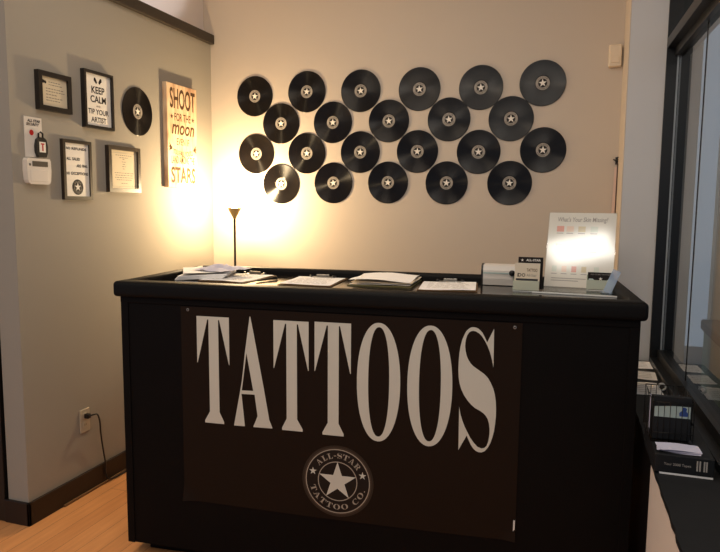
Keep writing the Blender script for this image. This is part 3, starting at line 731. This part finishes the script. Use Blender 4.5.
cards('cream illustrated cards standing in the holder beside the white box', 1.600, .423, -.1, .098, .108, M_paperw, SURF + .0065, deco=d_star)
def d_name(mb, y, w, h): mb.text(M_white, 'ALL-STAR', -w * .18, w * .4, h * .87, h * .94, y, bold=.02); mb.poly(M_white, star_pts(-w * .34, h * .9, .006), y=y)
cards('black cards with white lettering standing behind the cream cards', 1.612, .4535, -.1, .098, .130, M_ink, SURF + .0065, deco=d_name)

# slanted sign holder with the price poster
TH = radians(22)
sh = on_counter('sign_holder', 'slanted clear acrylic sign holder with a white poster at the right end', 'sign holder', 1.808, .585, -.15)
tilt = Matrix.Rotation(-TH, 4, 'X')
PW, PH = .274, .338
MB().box(M_edge, -.155, .19, -.225, -.214, .0005, .006, bev=.001).build('base_edge', sh)
MB().box(M_acryl, -.138, .15, -.214, .03, .0005, .004).build('base', sh)
MB().box(M_acryl, -PW / 2 - .002, PW / 2 + .002, .002, .0045, .004, PH + .002, mtx=tilt).build('back_plate', sh)
po = MB().box(M_poster, -PW / 2, PW / 2, -.0012, .001, .004, PH, mtx=tilt).build('poster', sh)
y = -.0018
mb = MB()
mb.text(M_posterink, "What's Your Skin Missing?", -.1, .104, PH - .048, PH - .02, y, shear=.15, bold=.01)
for k, (x, m_) in enumerate(((-.088, mat('coral_print', (226, 160, 142), .1, coat=1)), (-.048, mat('peach_print', (228, 200, 178), .1, coat=1)), (.0, mat('sand_print', (212, 196, 160), .1, coat=1)), (.05, mat('mint_print', (206, 210, 194), .1, coat=1)))):
    mb.poly(m_, rect(x - .014, x + .016, PH - .088, PH - .062), y=y); mb.poly(M_posterink, rect(x - .014, x + .014, PH - .096, PH - .093), y=y)
    mb.poly(m_, rect(x - .014, x + .016, PH - .168, PH - .142), y=y); mb.poly(M_posterink, rect(x - .014, x + .014, PH - .178, PH - .175), y=y)
for k, x in enumerate((-.1, -.06, -.02, .02, .07)):
    mb.poly(MATS[('mint_print', 'peach_print', 'coral_print', 'sand_print', 'mint_print')[k]], rect(x - .01, x + .01, .07, .096), y=y); mb.poly(M_posterink, rect(x - .012, x + .012, .06, .063), y=y)
mb.poly(M_posterink, rect(-.11, .03, .04, .043), y=y).poly(M_posterink, rect(-.11, .0, .03, .033), y=y)
bmesh.ops.transform(mb.bm, matrix=tilt, verts=mb.bm.verts); mb.build('lettering', po)
card_holder('green tinted clear card holder in front of the slanted poster', 1.888, .50, -.12, .105, SURF + .0045)
def d_blk(mb, y, w, h):
    mb.poly(M_white, star_pts(0, h * .62, .008), y=y); mb.text(M_inkl, 'ALL-STAR TATTOO', -w * .4, w * .4, h * .84, h * .92, y); mb.poly(M_green, [(-w * .46, h * .02), (w * .46, h * .02), (w * .46, h * .62), (w * .3, h * .62), (w * .2, h * .46), (-w * .2, h * .46), (-w * .3, h * .62), (-w * .46, h * .62)], y=y)  # pale lower shape paints the bright reflection of the holder front
cards('black cards with a small white star in the holder before the poster', 1.888, .498, -.12, .098, .068, M_ink, SURF + .0105, deco=d_blk)
es = on_counter('acrylic_stand', 'pale blue clear acrylic stand leaning near the right rim of the counter', 'stand', 1.905, .425, 0, SURF + .0065)
MB().box(M_acrylb, -.016, .016, -.0015, .0015, .002, .098, mtx=Matrix.Rotation(.42, 4, 'Y') @ Matrix.Rotation(-.3, 4, 'X')).build('panel', es)
MB().box(M_acrylb, -.02, .02, -.012, .03, .0005, .003).build('foot', es)

# ------------------------------------------------------------------ back wall bits
sn = thing('motion_sensor', 'small white plastic alarm sensor high on the beige wall by the pier', 'sensor', (2.472, 0, 2.212))
MB().box(M_plasticb, -.033, .033, -.035, 0, 0, .115, bev=.007, seg=3).build('body', sn)
MB().box(M_plasticb, -.022, .022, -.038, -.034, .02, .05, bev=.003).build('lens', sn)
hb = thing('hanging_scroll', 'narrow pale rolled scroll hanging from a black bracket beside the pier', 'scroll', (2.508, -.02, 1.39))
MB().tube(M_blackpl, [(0, .02, .325), (0, -.012, .325), (.004, -.014, .345)], .004, 8).tube(M_blackpl, [(-.02, -.004, .332), (0, -.006, .322), (.016 - .012, -.004, .332)], .0035, 8).box(M_blackpl, -.008, .004, .012, .02, .305, .345).build('bracket', hb)
MB().prism(mat('pink_paper', (222, 192, 176), .7, .2, noise=.02), [(-.010, .29), (.001, .29), (-.001, .02), (-.016, .02)], 'y', -.008, .012).build('scroll', hb)
MB().box(mat('brown_rod', (84, 62, 52), .6), .0015, .006, -.012, .004, 0, .31, bev=.001).build('rod', hb)

# ------------------------------------------------------------------ things on the window ledge
def ledge(name, label, cat, x, y_, rot=0, z=ZL, group=None): return thing(name, label, cat, (x, y_, z), rot, group)
gl = 'sheets on the window ledge'
for k, (x, y_, rot, lab, wd, ln) in enumerate(((2.632, -.53, .02, 'white sheet on the black window ledge, farthest of the three, against the pier', .10, .15),
                                         (2.632, -.735, -.03, 'white sheet on the black window ledge, middle of the three', .10, .15),
                                         (2.622, -.965, .05, 'printed white sheet on the black window ledge, nearest the wire rack', .105, .2))):
    o = ledge('paper_sheet', lab, 'paper', x, y_, rot, group=gl)
    sh_ = MB().grid(M_paper, sheet_fn(wd, ln, .001, .003, 40 + k), 5, 6).build('sheet', o)
    mb = MB()
    for j in range(5): mb.box(M_inkl, -wd * .36, wd * .3, -ln * .3 + j * .03, -ln * .3 + j * .03 + .004, .0042, .0044)
    mb.build('lettering', sh_)
tr = ledge('tape_roll', 'small clear roll of tape standing upright on the black window ledge', 'tape', 2.678, -.97, .1)
MB().lathe(M_edge, [(.0115, -.007), (.016, -.007), (.016, .007), (.0115, .007)], 28, Matrix.Translation((0, 0, .0165)) @ RX, closed=True).build('tape', tr)
MB().lathe(M_acryl, [(.0102, -.008), (.0113, -.008), (.0113, .008), (.0102, .008)], 28, Matrix.Translation((0, 0, .0165)) @ RX, closed=True).build('core', tr)
bk = ledge('box', 'flat black box with faint white lettering on the near end of the ledge', 'box', 2.636, -1.75, 0)
MB().box(M_ledge, -.082, .072, -.15, .15, .006, .058, bev=.002).build('lid', bk)
MB().box(M_paper, -.068, .070, -.149, .149, .0005, .0058).build('tray', bk)
mb = MB(); mb.text(M_inkl, 'Your 2008 Tapes', -.058, .012, .026, .036, -.1506)
for x in (.026, .033, .044, .05): mb.box(M_inkl, x, x + .004, -.1506, -.1502, .02, .05)
mb.build('lettering', bk)
rk = ledge('wire_rack', 'black wire literature rack standing on the flat black box by the window', 'rack', 2.6065, -1.71, .03, ZL + .058)
rw_, rd, rh = .057, .085, .132
mb = MB().box(M_metal, -rw_, rw_, -rd, rd, .0005, .004)
mb.build('base', rk)
mb = MB()
for k in range(8):
    x = -rw_ + 2 * rw_ * k / 7
    mb.tube(M_metal, [(x, -rd, .002), (x, -rd, rh * .93)], .0011, 6)
for z in (.03, rh * .93): mb.tube(M_metal, [(-rw_, -rd, z), (rw_, -rd, z)], .0014, 6)
mb.build('wire_panel', rk)
mb = MB()
for k in range(8): x = -rw_ + 2 * rw_ * k / 7; mb.tube(M_metal, [(x, rd, .002), (x, rd, rh)], .0011, 6)
mb.tube(M_metal, [(-rw_, rd, rh), (rw_, rd, rh)], .0014, 6); mb.build('wire_panel', rk)
for sx in (-1, 1):
    mb = MB()
    for k in range(6): y_ = -rd + 2 * rd * k / 5; mb.tube(M_metal, [(sx * rw_, y_, .002), (sx * rw_, y_, rh)], .0011, 6)
    mb.tube(M_metal, [(sx * rw_, -rd, rh * .93), (sx * rw_, rd, rh)], .0014, 6); mb.build('wire_side', rk)
br = ledge('brochure_stack', 'stack of brochures with a white band and blue figure inside the wire rack', 'brochures', 2.606, -1.71, .03, ZL + .0625)
for k in range(4): MB().box(M_ledge if k < 3 else M_paperb, -.051 + .001 * k, .052, -.07 + .03 * k, -.07 + .03 * k + .02, .001, .132 - .008 * k, bev=.001).build('brochure', br)
mb = MB().box(M_green, -.049, .05, -.0708, -.07, .070, .106).box(M_ledge, -.051, .052, -.0712, -.07, .117, .1325); y = -.0712
mb.prism(M_blueprint, [(.02, .076), (.042, .076), (.044, .086), (.038, .092), (.04, .1), (.034, .104), (.026, .103), (.027, .094), (.019, .086)], 'y', y - .0002, y + .0002)
mb.prism(M_ledge, [(-.05, .108), (.05, .108), (.05, .108), (.0, .106), (-.05, .101)], 'y', y - .0003, y + .0002); mb.build('print', br)
fp = ledge('leaflets', 'fanned white leaflets lying on the flat black box before the wire rack', 'leaflets', 2.62, -1.853, 0, ZL + .0582)
for k in range(3):
    MB().grid(M_paperb, sheet_fn(.115, .062, .0012 + .003 * k, .004, 60 + k), 6, 4, Matrix.Rotation(-.1 + .09 * k, 4, 'Z')).build('leaflet', fp)

# ------------------------------------------------------------------ outside the window
ub = thing('utility_cabinet', 'grey-green metal utility cabinet standing outside behind the window glass', 'cabinet', (3.33, -.02, -.06))
mc = mat('grey_green_paint', (150, 154, 128), .6, .3, noise=.08)
MB().box(mc, -.3, .3, -.26, .26, 0, .83, bev=.01).build('body', ub)
MB().box(mat('dark_green_paint', (62, 70, 68), .6, .3, noise=.08), -.315, .315, -.28, .28, .8305, .89, bev=.01).build('lid', ub)
